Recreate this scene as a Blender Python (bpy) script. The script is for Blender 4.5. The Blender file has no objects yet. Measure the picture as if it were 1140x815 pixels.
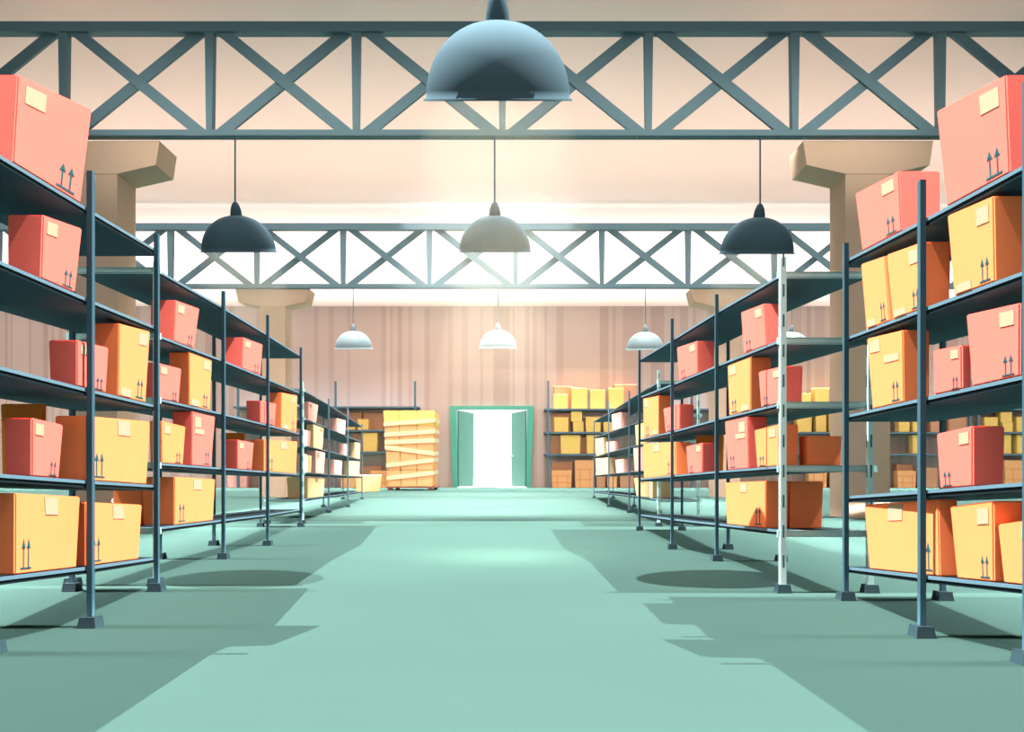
import bpy, bmesh, math, random
from mathutils import Vector, Matrix

random.seed(7)
SC = bpy.context.scene
COL = SC.collection

# ------------------------------------------------------------------ survey
# The photograph was surveyed from one station: eye height HE, focal length FP (pixels of a 1140x815 frame),
# level gaze, horizon on row HY.  Feet on the floor give distances, the rest gives heights in metres.
W0, H0 = 1140, 815
FP, HE, CX, HY = 900.0, 1.45, 570.0, 525.0


def dist(foot):
    return FP * HE / (foot - HY)


def pt(x, y, d):
    return Vector(((x - CX) * d / FP, d, HE - (y - HY) * d / FP))


# ------------------------------------------------------------------ materials
def s2l(c):
    c = c / 255.0
    return c / 12.92 if c <= 0.04045 else ((c + 0.055) / 1.055) ** 2.4


def rgb(r, g, b, k=1.0):
    return (min(s2l(r) * k, 1), min(s2l(g) * k, 1), min(s2l(b) * k, 1), 1)


MATS = {}


def mat(name, color, rough=0.6, metal=0.0, spec=0.3, var=0.0, scale=3.0):
    if name in MATS:
        return MATS[name]
    m = bpy.data.materials.new(name)
    m.use_nodes = True
    nt = m.node_tree
    b = nt.nodes['Principled BSDF']
    b.inputs['Base Color'].default_value = color
    b.inputs['Roughness'].default_value = rough
    b.inputs['Metallic'].default_value = metal
    b.inputs['Specular IOR Level'].default_value = spec
    if var > 0:
        tc = nt.nodes.new('ShaderNodeTexCoord')
        nz = nt.nodes.new('ShaderNodeTexNoise')
        nz.inputs['Scale'].default_value = scale
        nz.inputs['Detail'].default_value = 3
        mp = nt.nodes.new('ShaderNodeMapRange')
        mp.inputs['To Min'].default_value = 1 - var
        mp.inputs['To Max'].default_value = 1 + var
        mx = nt.nodes.new('ShaderNodeVectorMath')
        mx.operation = 'SCALE'
        mx.inputs[0].default_value = color[:3]
        nt.links.new(tc.outputs['Object'], nz.inputs['Vector'])
        nt.links.new(nz.outputs['Fac'], mp.inputs['Value'])
        nt.links.new(mp.outputs['Result'], mx.inputs['Scale'])
        nt.links.new(mx.outputs['Vector'], b.inputs['Base Color'])
    MATS[name] = m
    return m


RED = mat('red_cardboard', (0.80, 0.135, 0.105, 1), 0.85, spec=0.1, var=0.05)
YEL = mat('ochre_cardboard', (0.90, 0.222, 0.080, 1), 0.85, spec=0.1, var=0.05)
BRN = mat('brown_cardboard', (0.52, 0.17, 0.03, 1), 0.85, spec=0.1, var=0.05)
PNK = mat('hazed_red_cardboard', (0.86, 0.44, 0.38, 1), 0.85, spec=0.1, var=0.04)  # far copy of the red, paled in colour to stand for haze
CRM = mat('hazed_ochre_cardboard', (0.86, 0.62, 0.31, 1), 0.85, spec=0.1, var=0.04)  # far copy of the ochre, haze put into its colour
BYL = mat('yellow_cardboard', (0.82, 0.56, 0.17, 1), 0.85, spec=0.1, var=0.04)
BTN = mat('tan_cardboard', (0.55, 0.28, 0.17, 1), 0.85, spec=0.1, var=0.04)
BOR = mat('orange_cardboard', (0.84, 0.42, 0.19, 1), 0.85, spec=0.1, var=0.04)
PAPER = mat('cream_paper', (0.34, 0.265, 0.175, 1), 0.8, spec=0.1)
INK = mat('teal_ink', (0.012, 0.075, 0.09, 1), 0.8, spec=0.05)
TAPE = mat('pale_tape', (0.78, 0.60, 0.36, 1), 0.6, spec=0.2)
LINE = mat('seam_tape', (0.75, 0.25, 0.10, 1), 0.7, spec=0.1)
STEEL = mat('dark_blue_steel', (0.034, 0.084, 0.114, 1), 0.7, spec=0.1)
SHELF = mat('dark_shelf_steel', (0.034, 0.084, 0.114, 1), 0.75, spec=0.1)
FSTEEL = mat('hazed_blue_steel', (0.085, 0.14, 0.18, 1), 0.7, spec=0.1)  # distant steel, its colour lightened to stand for haze
ZINC = mat('galvanised_steel', (0.50, 0.72, 0.70, 1), 0.6, spec=0.15, var=0.12, scale=6)
SLOT = mat('slot_shadow', (0.05, 0.12, 0.13, 1), 0.7, spec=0.1)
TRUSS = mat('truss_paint', (0.075, 0.135, 0.160, 1), 0.6, spec=0.2)
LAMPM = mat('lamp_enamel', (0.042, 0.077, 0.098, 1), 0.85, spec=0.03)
LAMPF = mat('lamp_enamel_hazed', (0.12, 0.165, 0.18, 1), 0.6, spec=0.1)  # paler copy for the distant lamps, haze put into the colour
LAMPIN = mat('lamp_reflector', (0.80, 0.78, 0.66, 1), 0.5)
COLM = mat('column_plaster', (0.48, 0.345, 0.25, 1), 0.9, spec=0.05, var=0.03)
CEILM = mat('ceiling_plaster', (0.78, 0.58, 0.525, 1), 0.95, spec=0.02)
DOORM = mat('door_green_paint', (0.040, 0.110, 0.092, 1), 0.6, spec=0.05)
FRAMEM = mat('door_frame_green', (0.085, 0.34, 0.265, 1), 0.6, spec=0.1)
HANDLE = mat('handle_metal', (0.55, 0.66, 0.66, 1), 0.35, spec=0.5)
FOOT = mat('dark_rubber', (0.012, 0.026, 0.032, 1), 0.8, spec=0.05)
EDGE = mat('painted_edge_highlight', (0.085, 0.160, 0.210, 1), 0.6, spec=0.15)  # highlight of the lit shelf edges, painted as a paler colour
SHELF_SHADE = mat('shelf_painted_shade', (0.0085, 0.0165, 0.021, 1), 0.8, spec=0.05)  # shade put into the colour of shelf tops, fronts and ends
PALW = mat('pallet_wood', (0.20, 0.075, 0.05, 1), 0.8, var=0.1)
APRON = mat('concrete_apron', (0.75, 0.75, 0.72, 1), 0.9)


def bulb_mat():
    m = bpy.data.materials.new('bulb_glow')
    m.use_nodes = True
    b = m.node_tree.nodes['Principled BSDF']
    b.inputs['Base Color'].default_value = (1, .95, .8, 1)
    b.inputs['Emission Color'].default_value = (1, .93, .72, 1)
    b.inputs['Emission Strength'].default_value = 6
    return m


BULB = bulb_mat()


def floor_mat():
    m = bpy.data.materials.new('teal_floor_coating')
    m.use_nodes = True
    nt = m.node_tree
    b = nt.nodes['Principled BSDF']
    b.inputs['Roughness'].default_value = 0.65
    b.inputs['Specular IOR Level'].default_value = 0.0
    tc = nt.nodes.new('ShaderNodeTexCoord')
    nz = nt.nodes.new('ShaderNodeTexNoise')
    nz.inputs['Scale'].default_value = 0.35
    nz.inputs['Detail'].default_value = 4
    cr = nt.nodes.new('ShaderNodeValToRGB')
    cr.color_ramp.elements[0].position = 0.3
    cr.color_ramp.elements[0].color = (0.0196, 0.0395, 0.0350, 1)
    cr.color_ramp.elements[1].position = 0.7
    cr.color_ramp.elements[1].color = (0.0212, 0.0422, 0.0372, 1)
    nt.links.new(tc.outputs['Object'], nz.inputs['Vector'])
    nt.links.new(nz.outputs['Fac'], cr.inputs['Fac'])
    nt.links.new(cr.outputs['Color'], b.inputs['Base Color'])
    return m


def wall_mat():
    """Pinkish sheet cladding: vertical sheets of slightly different tint."""
    m = bpy.data.materials.new('pink_cladding')
    m.use_nodes = True
    nt = m.node_tree
    b = nt.nodes['Principled BSDF']
    b.inputs['Roughness'].default_value = 0.9
    b.inputs['Specular IOR Level'].default_value = 0.05
    tc = nt.nodes.new('ShaderNodeTexCoord')
    sx = nt.nodes.new('ShaderNodeSeparateXYZ')
    nz = nt.nodes.new('ShaderNodeTexNoise')
    nz.noise_dimensions = '1D'
    nz.inputs['Scale'].default_value = 0.42
    nz.inputs['Detail'].default_value = 1.5
    cr = nt.nodes.new('ShaderNodeValToRGB')
    cr.color_ramp.interpolation = 'CONSTANT'
    e = cr.color_ramp.elements
    e[0].position, e[0].color = 0.0, (0.40, 0.29, 0.255, 1)
    e[1].position, e[1].color = 0.40, (0.47, 0.36, 0.325, 1)
    for p, c in ((0.52, (0.425, 0.315, 0.28, 1)), (0.60, (0.49, 0.38, 0.35, 1))):
        n = e.new(p)
        n.color = c
    nt.links.new(tc.outputs['Object'], sx.inputs[0])
    nt.links.new(sx.outputs['X'], nz.inputs['W'])
    nt.links.new(nz.outputs['Fac'], cr.inputs['Fac'])
    nt.links.new(cr.outputs['Color'], b.inputs['Base Color'])
    return m


FLOORM, WALLM = floor_mat(), wall_mat()


# ------------------------------------------------------------------ mesh helpers
def obj(name, bm, m, parent=None, smooth=False):
    me = bpy.data.meshes.new(name)
    bmesh.ops.recalc_face_normals(bm, faces=bm.faces[:])
    bm.to_mesh(me)
    bm.free()
    for x in (m if isinstance(m, (list, tuple)) else [m]):
        me.materials.append(x)
    if smooth:
        for p in me.polygons:
            p.use_smooth = True
    o = bpy.data.objects.new(name, me)
    COL.objects.link(o)
    if parent is not None:
        o.parent = parent
        # meshes are drawn in world coordinates; a thing's Empty carries the offset, parts sit at identity
        o.matrix_parent_inverse = Matrix.Translation(-parent.location) if parent.parent is None else Matrix.Identity(4)
    return o


def tag(o, label=None, cat=None, group=None, kind=None):
    if label:
        o['label'] = label
    if cat:
        o['category'] = cat
    if group:
        o['group'] = group
    if kind:
        o['kind'] = kind
    return o


def thing(name, label, cat, loc, group=None):
    o = bpy.data.objects.new(name, None)
    o.empty_display_size = 0.2
    COL.objects.link(o)
    o.location = loc
    return tag(o, label, cat, group)


def hexa(bm, v, mi=0):
    """v: 8 points, bottom 0-3 in order, top 4-7 above them."""
    vs = [bm.verts.new(p) for p in v]
    for f in ((3, 2, 1, 0), (4, 5, 6, 7), (0, 1, 5, 4), (1, 2, 6, 5), (2, 3, 7, 6), (3, 0, 4, 7)):
        bm.faces.new([vs[i] for i in f]).material_index = mi
    return vs


def box(bm, lo, hi, mi=0):
    (a, b, c), (d, e, f) = lo, hi
    return hexa(bm, [(a, b, c), (d, b, c), (d, e, c), (a, e, c), (a, b, f), (d, b, f), (d, e, f), (a, e, f)], mi)


def bar(bm, p, q, w, t, side=Vector((0, 1, 0))):
    """a straight bar from p to q, t thick along side, w wide across."""
    p, q = Vector(p), Vector(q)
    d = (q - p).normalized()
    s = side.normalized()
    n = d.cross(s).normalized()
    v = []
    for e in (p, q):
        v += [e - n * w / 2 - s * t / 2, e + n * w / 2 - s * t / 2, e + n * w / 2 + s * t / 2, e - n * w / 2 + s * t / 2]
    hexa(bm, v)


def tube(bm, p, q, r, n=10):
    p, q = Vector(p), Vector(q)
    d = (q - p).normalized()
    a = d.orthogonal().normalized()
    b = d.cross(a)
    r0 = [bm.verts.new(p + (a * math.cos(t) + b * math.sin(t)) * r) for t in [2 * math.pi * k / n for k in range(n)]]
    r1 = [bm.verts.new(q + (a * math.cos(t) + b * math.sin(t)) * r) for t in [2 * math.pi * k / n for k in range(n)]]
    for k in range(n):
        bm.faces.new((r0[k], r0[(k + 1) % n], r1[(k + 1) % n], r1[k]))
    bm.faces.new(r0[::-1])
    bm.faces.new(r1)


def lathe(bm, prof, n=48, close=True):
    rings = []
    for r, z in prof:
        if r < 1e-5:
            rings.append([bm.verts.new((0, 0, z))])
        else:
            rings.append([bm.verts.new((r * math.cos(2 * math.pi * k / n), r * math.sin(2 * math.pi * k / n), z)) for k in range(n)])
    for a, b in zip(rings, rings[1:]):
        for k in range(n):
            k2 = (k + 1) % n
            if len(a) == 1 and len(b) == 1:
                continue
            if len(a) == 1:
                bm.faces.new((a[0], b[k2], b[k]))
            elif len(b) == 1:
                bm.faces.new((a[k], a[k2], b[0]))
            else:
                bm.faces.new((a[k], a[k2], b[k2], b[k]))


def bevel(bm, w, seg=2):
    bmesh.ops.bevel(bm, geom=bm.edges[:] + bm.verts[:], offset=w, segments=seg, affect='EDGES', clamp_overlap=True)


# ------------------------------------------------------------------ the hall
D_WALL = dist(542.9)
CEIL_Z = HE + (HY - 341) * D_WALL / FP
HALF = 80.0

bm = bmesh.new()
box(bm, (-HALF, -9, -0.2), (HALF, D_WALL, 0))
tag(obj('floor', bm, FLOORM), kind='structure')

# door opening (m)
kx = D_WALL / FP
DX0, DX1 = (508.6 - CX) * kx, (586.6 - CX) * kx
DZ = HE + (HY - 456) * kx
bm = bmesh.new()
box(bm, (-HALF, D_WALL, 0), (DX0, D_WALL + 0.35, CEIL_Z))
box(bm, (DX1, D_WALL, 0), (HALF, D_WALL + 0.35, CEIL_Z))
box(bm, (DX0, D_WALL, DZ), (DX1, D_WALL + 0.35, CEIL_Z))
tag(obj('wall_back', bm, WALLM), kind='structure')

# ceiling: closed over the deep end; an added unseen opening in front admits suns
SKY_X, SKY_Y = 16.0, 23.6
bm = bmesh.new()
box(bm, (-HALF, SKY_Y, CEIL_Z), (HALF, D_WALL + 0.35, CEIL_Z + 0.3))
box(bm, (-HALF, -9, CEIL_Z), (-SKY_X, SKY_Y, CEIL_Z + 0.3))
box(bm, (SKY_X, -9, CEIL_Z), (HALF, SKY_Y, CEIL_Z + 0.3))
tag(obj('ceiling', bm, CEILM), kind='structure')

bm = bmesh.new()
box(bm, (-60, D_WALL + 0.35, -0.25), (60, D_WALL + 90, -0.02))
tag(obj('exterior_apron', bm, APRON), kind='structure')

# ---- green double door, leaves swung outwards
fr = bmesh.new()
fw = 0.62
y0, y1 = D_WALL - 0.22, D_WALL + 0.36
sl = 0.26
hexa(fr, [(DX0 - fw + sl, y0, 0), (DX0 + 0.05, y0, 0), (DX0 + 0.05, y1, 0), (DX0 - fw + sl, y1, 0),
          (DX0 - fw, y0, DZ), (DX0, y0, DZ), (DX0, y1, DZ), (DX0 - fw, y1, DZ)])
hexa(fr, [(DX1 - 0.05, y0, 0), (DX1 + fw - sl, y0, 0), (DX1 + fw - sl, y1, 0), (DX1 - 0.05, y1, 0),
          (DX1, y0, DZ), (DX1 + fw, y0, DZ), (DX1 + fw, y1, DZ), (DX1, y1, DZ)])
box(fr, (DX0 - fw, y0, DZ), (DX1 + fw, y1, DZ + 0.33))
door = thing('door_1', 'green double door at the end of the aisle, standing open to white daylight', 'door', ((DX0 + DX1) / 2, D_WALL, 0))
door['kind'] = 'structure'
obj('door_frame', fr, FRAMEM, door)
for sgn, hx, ang in ((1, DX0, 71), (-1, DX1, 70)):
    L = (DX1 - DX0) / 2 * 0.98
    c, s = math.cos(math.radians(ang)) * sgn, math.sin(math.radians(ang))
    bm = bmesh.new()
    yb = D_WALL + 0.38
    hx2 = hx + sgn * 0.08
    n = Vector((-s * sgn, abs(c), 0)) * 0.07
    p0, p1 = Vector((hx2, yb, 0)), Vector((hx2 + c * L * 1.18, yb + s * L * 1.18, 0))
    v = [p0 - n, p1 - n, p1 + n, p0 + n]
    hexa(bm, [a + Vector((0, 0, 0.06)) for a in v] + [a + Vector((0, 0, DZ - 0.05)) for a in v])
    bevel(bm, 0.02, 1)
    leaf = obj('door_leaf', bm, DOORM, door)
    if sgn < 0:
        hb = bmesh.new()
        q = p1 + (p0 - p1) * 0.10
        o_ = Vector((-0.22, -0.05, 0))
        tube(hb, q + o_ + Vector((0, 0, 2.9)), q + o_ + Vector((-0.12, 0, 2.45)), 0.06)
        tube(hb, q + Vector((0, 0, 2.9)), q + o_ + Vector((0, 0, 2.9)), 0.05)
        h = obj('door_handle', hb, HANDLE, leaf)
        h['label'] = 'pale metal lever handle'


# ------------------------------------------------------------------ columns
def column(name, xc, d, hw, bx0, bx1, label, z_top):
    k = d / FP
    bm = bmesh.new()
    X = lambda x: (x - CX) * k
    Z = lambda y: HE + (HY - y) * k
    cxm, w = X(xc), hw * k
    t = w * 0.9
    box(bm, (cxm - w, d + 0.25, 0), (cxm + w, d + 0.25 + 2 * t, z_top))
    b0, b1 = X(bx0), X(bx1)
    zb = z_top - (27 if d < 30 else 15) * k
    zc = zb - (10 if d < 30 else 5) * k
    i = 4 * k
    a, b = d + 0.22, d + 0.28 + 2 * t
    # haunched head: sloping underside, nearly vertical ends
    prof = [(b0, z_top), (b0 + i, zb), (cxm - w, zc), (cxm + w, zc), (b1 - i, zb), (b1, z_top)]
    f0 = [bm.verts.new((x, a, z)) for x, z in prof]
    f1 = [bm.verts.new((x, b, z)) for x, z in prof]
    bm.faces.new(f0)
    bm.faces.new(f1[::-1])
    for q in range(len(prof)):
        q2 = (q + 1) % len(prof)
        bm.faces.new((f0[q], f1[q], f1[q2], f0[q2]))
    return tag(obj(name, bm, COLM), label, 'column', 'plaster columns under the roof trusses', 'structure')


D1, D2 = 25.0, 45.3
ZB1, ZT1 = HE + (HY - 150) * D1 / FP, HE + (HY - 32.5) * D1 / FP
ZB2, ZT2 = HE + (HY - 319) * D2 / FP, HE + (HY - 253) * D2 / FP
column('column', 101, D1, 25, 28, 174, 'tan column with a flared head behind the front left rack', ZB1 - 0.1)
column('column', 970, D1, 25, 897, 1043, 'tan column with a flared head behind the front right rack', ZB1 - 0.1)
column('column', 301.5, D2, 14.5, 260, 343, 'pale column with a flared head behind the middle left rack', ZB2 - 0.05)
column('column', 811, D2, 14.5, 770, 852, 'pale column with a flared head behind the middle right rack', ZB2 - 0.05)


# ------------------------------------------------------------------ trusses
def truss(label, d, zb, zt, x0, pitch, k0, k1, tc, bc, vw, dw, th):
    xa, xb = x0 + k0 * pitch, x0 + k1 * pitch
    t = thing('roof_truss', label, 'truss', (0, d, zb), 'steel roof trusses')
    b = bmesh.new(); bar(b, (xa, d, zt), (xb, d, zt), tc, th); obj('top_chord', b, TRUSS, t)
    b = bmesh.new(); bar(b, (xa, d, zb), (xb, d, zb), bc, th); obj('bottom_chord', b, TRUSS, t)
    for k in range(k0, k1 + 1):
        x = x0 + k * pitch
        b = bmesh.new()
        hw0, hw1 = vw * 0.62, vw * 0.42
        zz0, zz1 = zb, zt
        hexa(b, [(x - hw1, d - th * .4, zz0), (x + hw1, d - th * .4, zz0), (x + hw1, d + th * .4, zz0), (x - hw1, d + th * .4, zz0),
                 (x - hw0, d - th * .4, zz1), (x + hw0, d - th * .4, zz1), (x + hw0, d + th * .4, zz1), (x - hw0, d + th * .4, zz1)])
        obj('vertical_strut', b, TRUSS, t)
    for k in range(k0, k1):
        x, x2 = x0 + k * pitch, x0 + (k + 1) * pitch
        g = vw * 1.1
        b = bmesh.new(); bar(b, (x + g, d - th * .16, zt), (x2 - g, d - th * .16, zb), dw, th * .3); obj('diagonal_brace', b, TRUSS, t)
        b = bmesh.new(); bar(b, (x + g, d + th * .16, zb), (x2 - g, d + th * .16, zt), dw, th * .3); obj('diagonal_brace', b, TRUSS, t)
    return t


truss('slate blue steel roof truss with crossed braces, the big one above the front racks', D1, ZB1, ZT1, -0.30, 4.51, -6, 6, 0.31, 0.18, 0.22, 0.33, 0.34)
truss('slate blue steel roof truss with crossed braces, the smaller one over the far racks', D2, ZB2, ZT2, 0.20, 4.83, -9, 9, 0.36, 0.22, 0.26, 0.34, 0.36)
# the roof beam over the front bay that carries the first lamp (above the picture)
bm = bmesh.new()
box(bm, (-0.31, -9, CEIL_Z), (-0.11, SKY_Y, CEIL_Z + 0.3))
tag(obj('beam_front_bay', bm, TRUSS), kind='structure')


# ------------------------------------------------------------------ pendant lamps
def pendant(label, x, ybot, d, wpx, z_hang, m, tilt, power, haze_len, haze_dens):
    """dome shade swivelled by tilt so that its mouth looks down the hall; rim centre on row ybot at distance d."""
    rim = pt(x, ybot, d)
    R = wpx * d / FP / 2
    a = math.radians(tilt)
    rot = Matrix.Rotation(a, 3, 'X')     # top leans towards the front of the hall
    def place(bm_):
        for v in bm_.verts:
            v.co = rim + rot @ v.co
    t = thing('pendant_lamp', label, 'lamp', rim, 'dome pendant lamps')
    b = bmesh.new()
    outer = [(R * 1.0, 0.0), (R * 1.0, R * .03)] + [(R * (.965 * math.cos(u) ** 0.93), R * .03 + R * .93 * math.sin(u)) for u in [math.pi / 2 * k / 16 for k in range(0, 16)]]
    outer = [(r, z) for r, z in outer if r > R * .13] + [(R * .13, R * .955)]
    inner = [(r * .955, max(z - R * .03, 0.0)) for r, z in outer[2:]]
    lathe(b, outer + [(0, R * .955)])
    place(b)
    shade = obj('lamp_shade', b, m, t, True)
    b = bmesh.new()
    lathe(b, [(R * .985, 0.002)] + inner + [(0, R * .90)])
    place(b)
    obj('reflector', b, LAMPIN, t, True)
    b = bmesh.new()
    lathe(b, [(R * .155, R * .93), (R * .15, R * 1.02), (R * .125, R * 1.15), (R * .08, R * 1.26), (R * .03, R * 1.31), (0, R * 1.315)], 32)
    place(b)
    obj('cap', b, m, t, True)
    b = bmesh.new()
    bmesh.ops.create_uvsphere(b, u_segments=20, v_segments=12, radius=R * .16)
    for v in b.verts:
        v.co.z += R * .42
    lathe(b, [(R * .07, R * .52), (R * .07, R * .92)], 16)
    place(b)
    obj('bulb', b, BULB, t, True)
    top = rim + rot @ Vector((0, 0, R * 1.30))
    b = bmesh.new()
    tube(b, top, (top.x, top.y, z_hang), R * .022)
    obj('cord', b, m, t)
    # the light leaving the shade's mouth as a narrow beam
    ld = bpy.data.lights.new('lamp_beam', 'AREA')
    ld.shape = 'DISK'
    ld.size = R * 1.8
    ld.energy = power
    ld.color = (1, .93, .72)
    ld.spread = math.radians(26)
    lo = bpy.data.objects.new('lamp_beam', ld)
    COL.objects.link(lo)
    lo.location = rim + rot @ Vector((0, 0, R * .03))
    lo.rotation_euler = rot.to_euler()
    # dusty air lit under the lamp
    if haze_len:
        b = bmesh.new()
        n = 40
        L = haze_len
        sp = 0.235
        lathe(b, [(0, -.01), (R * .965, -.01), (R * .965 + L * sp, -L), (0, -L)], n)
        hm = bpy.data.materials.new('dusty_air')
        hm.use_nodes = True
        nt = hm.node_tree
        nt.nodes.clear()
        out = nt.nodes.new('ShaderNodeOutputMaterial')
        vs = nt.nodes.new('ShaderNodeVolumeScatter')
        vs.inputs['Color'].default_value = (1.0, .95, .72, 1)
        tc = nt.nodes.new('ShaderNodeTexCoord')
        sx = nt.nodes.new('ShaderNodeSeparateXYZ')
        mr = nt.nodes.new('ShaderNodeMapRange')
        mr.inputs['From Min'].default_value = -L
        mr.inputs['From Max'].default_value = -L * .1
        mr.inputs['To Min'].default_value = 0.0
        mr.inputs['To Max'].default_value = haze_dens
        nt.links.new(tc.outputs['Object'], sx.inputs[0])
        nt.links.new(sx.outputs['Z'], mr.inputs['Value'])
        nt.links.new(mr.outputs['Result'], vs.inputs['Density'])
        nt.links.new(vs.outputs['Volume'], out.inputs['Volume'])
        h = obj('haze', b, hm)
        h.location = rim
        h.rotation_euler = rot.to_euler()
        tag(h, 'faint cone of lit dusty air under the ' + label, 'haze', 'hazy light beams under the lamps', 'stuff')
    return t


def tilt_for(y):
    return math.degrees(math.atan((HY - y) / FP))


pendant('big dark blue dome lamp hanging in front of the near truss', 554.5, 112.5, 11.0, 165, CEIL_Z + 0.02, LAMPM, tilt_for(112.5), 110, 4.2, 0.030)
for x, y, w in ((266.5, 281, 82), (551, 281, 82), (842, 283, 82)):
    pendant({266.5: 'dark dome lamp on the near truss above the middle left rack', 551: 'dark dome lamp hanging at the middle of the near truss', 842: 'dark dome lamp on the near truss above the middle right rack'}[x],
            x, y, D1 + .31, w, ZB1, LAMPM, tilt_for(y), 80, 5.2 if x == 551 else 3.0, 0.03 if x == 551 else 0.05)
for x, y, w in ((394, 389, 42.5), (554.5, 388, 42.5), (718, 390, 42.5), (880, 390, 42.5)):
    pendant({394: 'small pale dome lamp over the pallet load and far left rack', 554.5: 'small pale dome lamp straight above the open door', 718: 'small pale dome lamp half behind the middle right rack', 880: 'small pale dome lamp glimpsed behind the zinc posts of a rack'}[x],
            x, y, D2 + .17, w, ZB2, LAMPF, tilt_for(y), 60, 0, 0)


# ------------------------------------------------------------------ shelving racks
class Rack:
    pass


TH = 0.062      # shelf thickness
PW = 0.052      # post section


def rack(label, side, posts, levels, width, ext0, ext1, zinc=False, mpost=STEEL, mshelf=SHELF, pre=None):
    """posts near to far: (column of the post, row of its foot, row of its top); levels: rows of each shelf's front edge at the posts."""
    r = Rack()
    r.side = side
    r.width = width
    P = []
    for x, foot, top in posts:
        d = dist(foot)
        P.append(((x - CX) * d / FP, d, HE + (HY - top) * d / FP))
    r.z = []
    for ys in levels:
        r.z.append([HE - (y - HY) * P[i][1] / FP for i, y in enumerate(ys)])
    if pre:     # unseen bay past the camera, added to carry on the rack's floor shadow
        P.insert(0, (pre[0], pre[1], P[0][2]))
        r.z = [[z[0]] + z for z in r.z]
    r.front = [Vector((p[0], p[1], 0)) for p in P]
    # extended polyline (front edge incl. overhangs)
    d0 = (r.front[0] - r.front[1]).normalized()
    d1 = (r.front[-1] - r.front[-2]).normalized()
    r.line = [r.front[0] + d0 * ext0] + r.front + [r.front[-1] + d1 * ext1]
    r.lz = []
    for zs in r.z:
        s0 = (zs[0] - zs[1]) / (r.front[0] - r.front[1]).length
        s1 = (zs[-1] - zs[-2]) / (r.front[-1] - r.front[-2]).length
        r.lz.append([zs[0] + s0 * ext0] + zs + [zs[-1] + s1 * ext1])
    cen = sum(r.front, Vector()) / len(r.front)
    t = thing('shelving_rack', label, 'shelving rack', (cen.x + side * width / 2, cen.y, 0), 'steel shelving racks along the aisle')
    r.root = t
    out = Vector((side, 0, 0))
    for i, (X, Y, zt) in enumerate(P):
        zi = zinc and i == 0
        for back in (0, 1):
            xx = X + (side * (width + 0.0) if back else -side * (PW * 0.5 + 0.020))
            b = bmesh.new()
            w = PW * (1.35 if zi and side > 0 else 1) / 2
            box(b, (xx - w, Y - w, 0.05), (xx + w, Y + w, zt))
            if zi:
                # slotted angle: dark slots down the front and the aisle face
                n = int(zt / 0.36)
                for q in range(n):
                    z0 = 0.30 + q * 0.36
                    box(b, (xx - .011, Y - w - .003, z0), (xx + .011, Y - w + .002, z0 + .15), 1)
                    xs = xx - side * w
                    box(b, (xs - .003, Y - .011, z0), (xs + .003, Y + .011, z0 + .15), 1)
            post = obj('post', b, [ZINC, SLOT] if zi else mpost, t)
            if zi:
                post['label'] = 'pale galvanised slotted post'
            b = bmesh.new()
            f, g = 0.086, 0.072
            hexa(b, [(xx - f, Y - f, 0), (xx + f, Y - f, 0), (xx + f, Y + f, 0), (xx - f, Y + f, 0),
                     (xx - g, Y - g, .1), (xx + g, Y - g, .1), (xx + g, Y + g, .1), (xx - g, Y + g, .1)])
            obj('foot', b, FOOT, post)
    for k, zs in enumerate(r.lz):
        b = bmesh.new()
        fr_, bk = [], []
        for p, z in zip(r.line, zs):
            a = Vector((p.x, p.y, z))
            fr_.append((b.verts.new(a), b.verts.new(a - Vector((0, 0, TH)))))
            c = a + out * width
            bk.append((b.verts.new(c), b.verts.new(c - Vector((0, 0, TH)))))
        for i in range(len(fr_) - 1):
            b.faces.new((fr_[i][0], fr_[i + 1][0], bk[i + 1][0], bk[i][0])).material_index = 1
            b.faces.new((fr_[i][1], bk[i][1], bk[i + 1][1], fr_[i + 1][1]))
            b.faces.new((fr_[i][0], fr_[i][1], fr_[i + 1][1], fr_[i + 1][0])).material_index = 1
            b.faces.new((bk[i][0], bk[i + 1][0], bk[i + 1][1], bk[i][1]))
        for e in (0, -1):
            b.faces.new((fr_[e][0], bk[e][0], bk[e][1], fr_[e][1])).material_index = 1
        sh = obj('shelf', b, [mshelf, SHELF_SHADE], t)  # tops, fronts and ends wear the painted shade
        b = bmesh.new()
        for (p, z), (q, z2) in zip(list(zip(r.line, zs))[:-1], list(zip(r.line, zs))[1:]):
            h_ = .027
            o2 = out * -.011
            e_ = Vector((0, 0, .003))
            A, B = Vector((p.x, p.y, z)), Vector((q.x, q.y, z2))
            dn = Vector((0, 0, -h_))
            hexa(b, [A + dn, B + dn, B + dn + o2, A + dn + o2, A + e_, B + e_, B + e_ + o2, A + e_ + o2])
        st = obj('edge_highlight', b, EDGE, sh)  # strip standing in for light caught by the shelf's front edge
        st['label'] = 'pale blue highlight painted along the edge'
        if zinc:
            b = bmesh.new()
            p, z = r.line[0], zs[0]
            xs = sorted((p.x - side * 0.10, p.x + side * (width + 0.10)))
            box(b, (xs[0], p.y - .03, z - .075), (xs[1], p.y - .004, z + .005))
            cb = obj('crossbar', b, ZINC, t)
            cb['label'] = 'pale galvanised end bar'
    return r


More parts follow.
